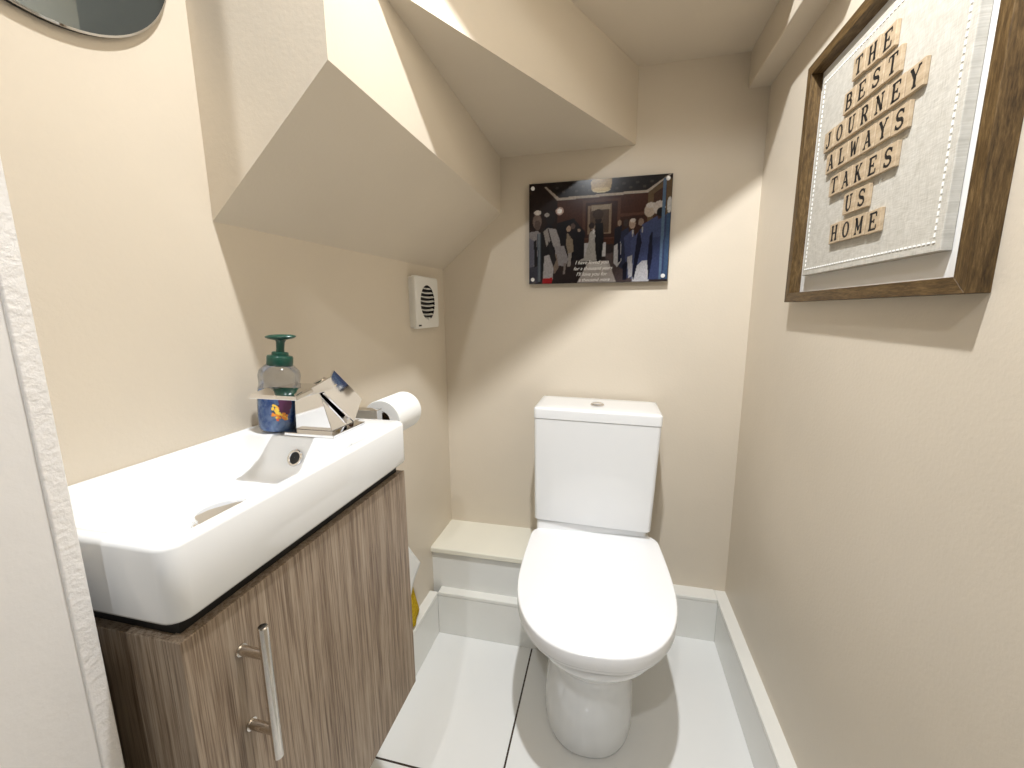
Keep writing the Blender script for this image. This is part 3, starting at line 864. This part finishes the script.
# running stitch round the edge
bm = bmesh.new()
st = .0085; ins = .0125
ny = int((CY1 - CY0 - 2*ins)/st); nz = int((CZ1 - CZ0 - 2*ins)/st)
for i in range(ny + 1):
    y_ = CY0 + ins + (CY1 - CY0 - 2*ins)*i/ny
    for z_ in (CZ0 + ins, CZ1 - ins):
        box(bm, L((CXf - .0009, y_ - .0026, z_ - .0012), t), L((CXf + .0005, y_ + .0026, z_ + .0012), t))
for i in range(1, nz):
    z_ = CZ0 + ins + (CZ1 - CZ0 - 2*ins)*i/nz
    for y_ in (CY0 + ins, CY1 - ins):
        box(bm, L((CXf - .0009, y_ - .0012, z_ - .0026), t), L((CXf + .0005, y_ + .0012, z_ + .0026), t))
obj('stitching', bm, M['thread'], cv)

# slab-serif alphabet as strokes in a unit box
TK, TN = .21, .115
def ln(x0, y0, x1, y1, w=TK): return ('l', x0, y0, x1, y1, w)
def ar(cx, cy, rx, ry, a0, a1, w0, w1=None): return ('a', cx, cy, rx, ry, a0, a1, w0, w1 if w1 else w0)
def sf(x, y, h=.15): return ln(x - h, y, x + h, y, TN)
B0, T0 = .04, .96
FONT = {
 'T': [ln(.04, T0, .80, T0, TN), ln(.06, T0, .06, .74, TN), ln(.78, T0, .78, .74, TN), ln(.42, B0, .42, T0), sf(.42, B0, .2)],
 'H': [ln(.18, B0, .18, T0), ln(.66, B0, .66, T0), ln(.18, .5, .66, .5, TN), sf(.18, B0), sf(.18, T0), sf(.66, B0), sf(.66, T0)],
 'E': [ln(.2, B0, .2, T0), ln(.04, T0, .74, T0, TN), ln(.72, T0, .72, .74, TN), ln(.2, .5, .54, .5, TN), ln(.53, .38, .53, .62, TN), ln(.04, B0, .76, B0, TN), ln(.75, B0, .75, .28, TN)],
 'B': [ln(.2, B0, .2, T0), ln(.04, T0, .42, T0, TN), ln(.2, .52, .46, .52, TN), ln(.04, B0, .46, B0, TN), ar(.42, .74, .24, .22, -90, 90, TN, TK), ar(.46, .28, .27, .24, -90, 90, TN, TK)],
 'S': [ar(.4, .73, .26, .23, 20, 270, TN, TK), ar(.4, .27, .28, .23, 90, -160, TK, TN), ln(.66, T0, .66, .72, TN), ln(.12, B0, .12, .30, TN)],
 'J': [ln(.52, .28, .52, T0), sf(.52, T0, .2), ar(.31, .27, .21, .23, 0, -170, TK, TN), ln(.10, .26, .19, .30, .15)],
 'O': [ar(.42, .5, .31, .45, 0, 360, TK)],
 'U': [ln(.19, .34, .19, T0), ln(.65, .34, .65, T0, TN), sf(.19, T0), sf(.65, T0), ar(.42, .34, .23, .30, 180, 360, TK, TN)],
 'R': [ln(.19, B0, .19, T0), sf(.19, B0), ln(.04, T0, .42, T0, TN), ln(.19, .48, .42, .48, TN), ar(.42, .72, .24, .24, -90, 90, TN, TK), ln(.42, .48, .68, .06), ln(.62, B0, .82, B0, TN)],
 'N': [ln(.17, B0, .17, T0, TN), ln(.67, B0, .67, T0, TN), ln(.15, T0, .68, B0), sf(.17, B0), sf(.12, T0, .1), sf(.67, T0)],
 'Y': [ln(.12, T0, .42, .46), ln(.72, T0, .42, .46, TN), ln(.42, B0, .42, .48), sf(.42, B0, .17), sf(.12, T0, .13), sf(.72, T0, .13)],
 'A': [ln(.14, B0, .42, T0, TN), ln(.70, B0, .42, T0), ln(.22, .34, .62, .34, TN), sf(.13, B0, .13), sf(.71, B0, .14), ln(.28, T0, .45, T0, TN)],
 'L': [ln(.22, B0, .22, T0), sf(.22, T0, .18), ln(.04, B0, .74, B0, TN), ln(.73, B0, .73, .34, TN)],
 'W': [ln(.06, T0, .24, B0), ln(.24, B0, .42, .80, TN), ln(.42, .80, .60, B0), ln(.60, B0, .78, T0, TN), sf(.06, T0, .1), sf(.78, T0, .1), sf(.42, .82, .08)],
 'K': [ln(.19, B0, .19, T0), sf(.19, B0), sf(.19, T0), ln(.22, .40, .66, T0, TN), ln(.36, .56, .68, B0), sf(.70, B0, .13), sf(.66, T0, .12)],
 'M': [ln(.13, B0, .13, T0, TN), ln(.71, B0, .71, T0), ln(.13, T0, .42, .22), ln(.71, T0, .42, .22, TN), sf(.13, B0, .12), sf(.71, B0, .13), sf(.10, T0, .1), sf(.74, T0, .1)],
}
def glyph(ch, Hh):
    """returns the letter as a bmesh of thin raised strokes; x axis of the letter = -Y, its y axis = Z"""
    bm = bmesh.new()
    th = .0003
    def seg(p, q, w0, w1):
        p, q = Vector(p), Vector(q)
        d_ = q - p
        if d_.length < 1e-6: return
        n_ = Vector((-d_.y, d_.x)).normalized()
        pts = [p + n_*w0/2, q + n_*w1/2, q - n_*w1/2, p - n_*w0/2]
        lo = [Vector((.0002, -(u.x - .42)*Hh*.98, (u.y - .5)*Hh)) for u in pts]
        hi = [u - Vector((th, 0, 0)) for u in lo]
        loft(bm, [lo, hi])
    for s in FONT[ch]:
        if s[0] == 'l': seg((s[1], s[2]), (s[3], s[4]), s[5], s[5])
        else:
            _, cx, cy, rx, ry, a0, a1, w0, w1 = s
            n_ = max(8, int(abs(a1 - a0)/14))
            pr_ = None
            for i in range(n_ + 1):
                f_ = i/n_
                a_ = math.radians(a0 + (a1 - a0)*f_)
                p_ = (cx + rx*math.cos(a_), cy + ry*math.sin(a_))
                if ch == 'O': w_ = TN + (TK - TN)*abs(math.cos(a_))**1.5
                else: w_ = w0 + (w1 - w0)*math.sin(PI*f_) if w0 < w1 and abs(a1 - a0) < 200 else w0 + (w1 - w0)*f_
                if pr_: seg(pr_[0], p_, pr_[1]*1.02, w_*1.02)
                pr_ = (p_, w_)
    return bm
rows = (('THE', .8806, 1.4970), ('BEST', .8988, 1.4525), ('JOURNEY', .9577, 1.4090), ('ALWAYS', .9395, 1.3660), ('TAKES', .9165, 1.3203), ('US', .8582, 1.2777), ('HOME', .8950, 1.2340))
PITCH = .03845
TXf = .3890
tile_me = None
glyph_me = {}
rj = random.Random(3)
for word, ys, zc in rows:
    for k, ch in enumerate(word):
        yc = ys - k*PITCH
        if tile_me is None:
            bm = bmesh.new(); box(bm, (0, -.0177, -.0174), (CXf - TXf, .0177, .0174))
            first = obj('letter_tile', bm, M['tile_wood'], t, bevel=.0011, segs=2)
            tile_me = first.data; to = first
        else:
            to = first.copy(); COL.objects.link(to); to.parent = t
        to.location = L((TXf, yc, zc - (k - (len(word) - 1)/2)*(.0028 if word == 'THE' else .0009) + rj.uniform(-.0004, .0004)), t)
        to.rotation_euler = (rj.uniform(-.015, .015), 0, 0)
        if ch not in glyph_me:
            g = obj('letter', glyph(ch, .0262), M['ink'], to)
            glyph_me[ch] = g
        else:
            g = glyph_me[ch].copy(); COL.objects.link(g); g.parent = to

# ------------------------------------------------------------------ light
def point(name, loc, power, rad, col, cone=150, blend=.9):
    ld = bpy.data.lights.new(name, 'SPOT'); ld.spot_size = math.radians(cone); ld.spot_blend = blend; ld.energy = power; ld.shadow_soft_size = rad; ld.color = col
    o = bpy.data.objects.new(name, ld); COL.objects.link(o); o.location = loc
    if name == 'downlight_inside': o.rotation_euler = (math.radians(25), math.radians(-10), 0)
    if name == 'downlight_hall': o.rotation_euler = (math.radians(40), 0, 0)
    return o
point('downlight_inside', (-.020, .410, 2.215), 36, .020, (.95, .975, 1), 150, 1.0)
point('downlight_hall', (-.150, -.48, 2.10), 9.5, .022, (.95, .975, 1), 165)
w = bpy.data.worlds.new('world'); SC.world = w
w.use_nodes = True
w.node_tree.nodes['Background'].inputs['Color'].default_value = (1, .97, .92, 1)
w.node_tree.nodes['Background'].inputs['Strength'].default_value = .015
SC.view_settings.view_transform = 'Standard'
SC.view_settings.look = 'None'
SC.view_settings.gamma = 1
SC.view_settings.use_curve_mapping = False
SC.view_settings.exposure = 1.42
SC.cycles.max_bounces = 10
SC.cycles.diffuse_bounces = 4
SC.cycles.caustics_reflective = False
SC.cycles.caustics_refractive = False
SC.cycles.sample_clamp_indirect = 4
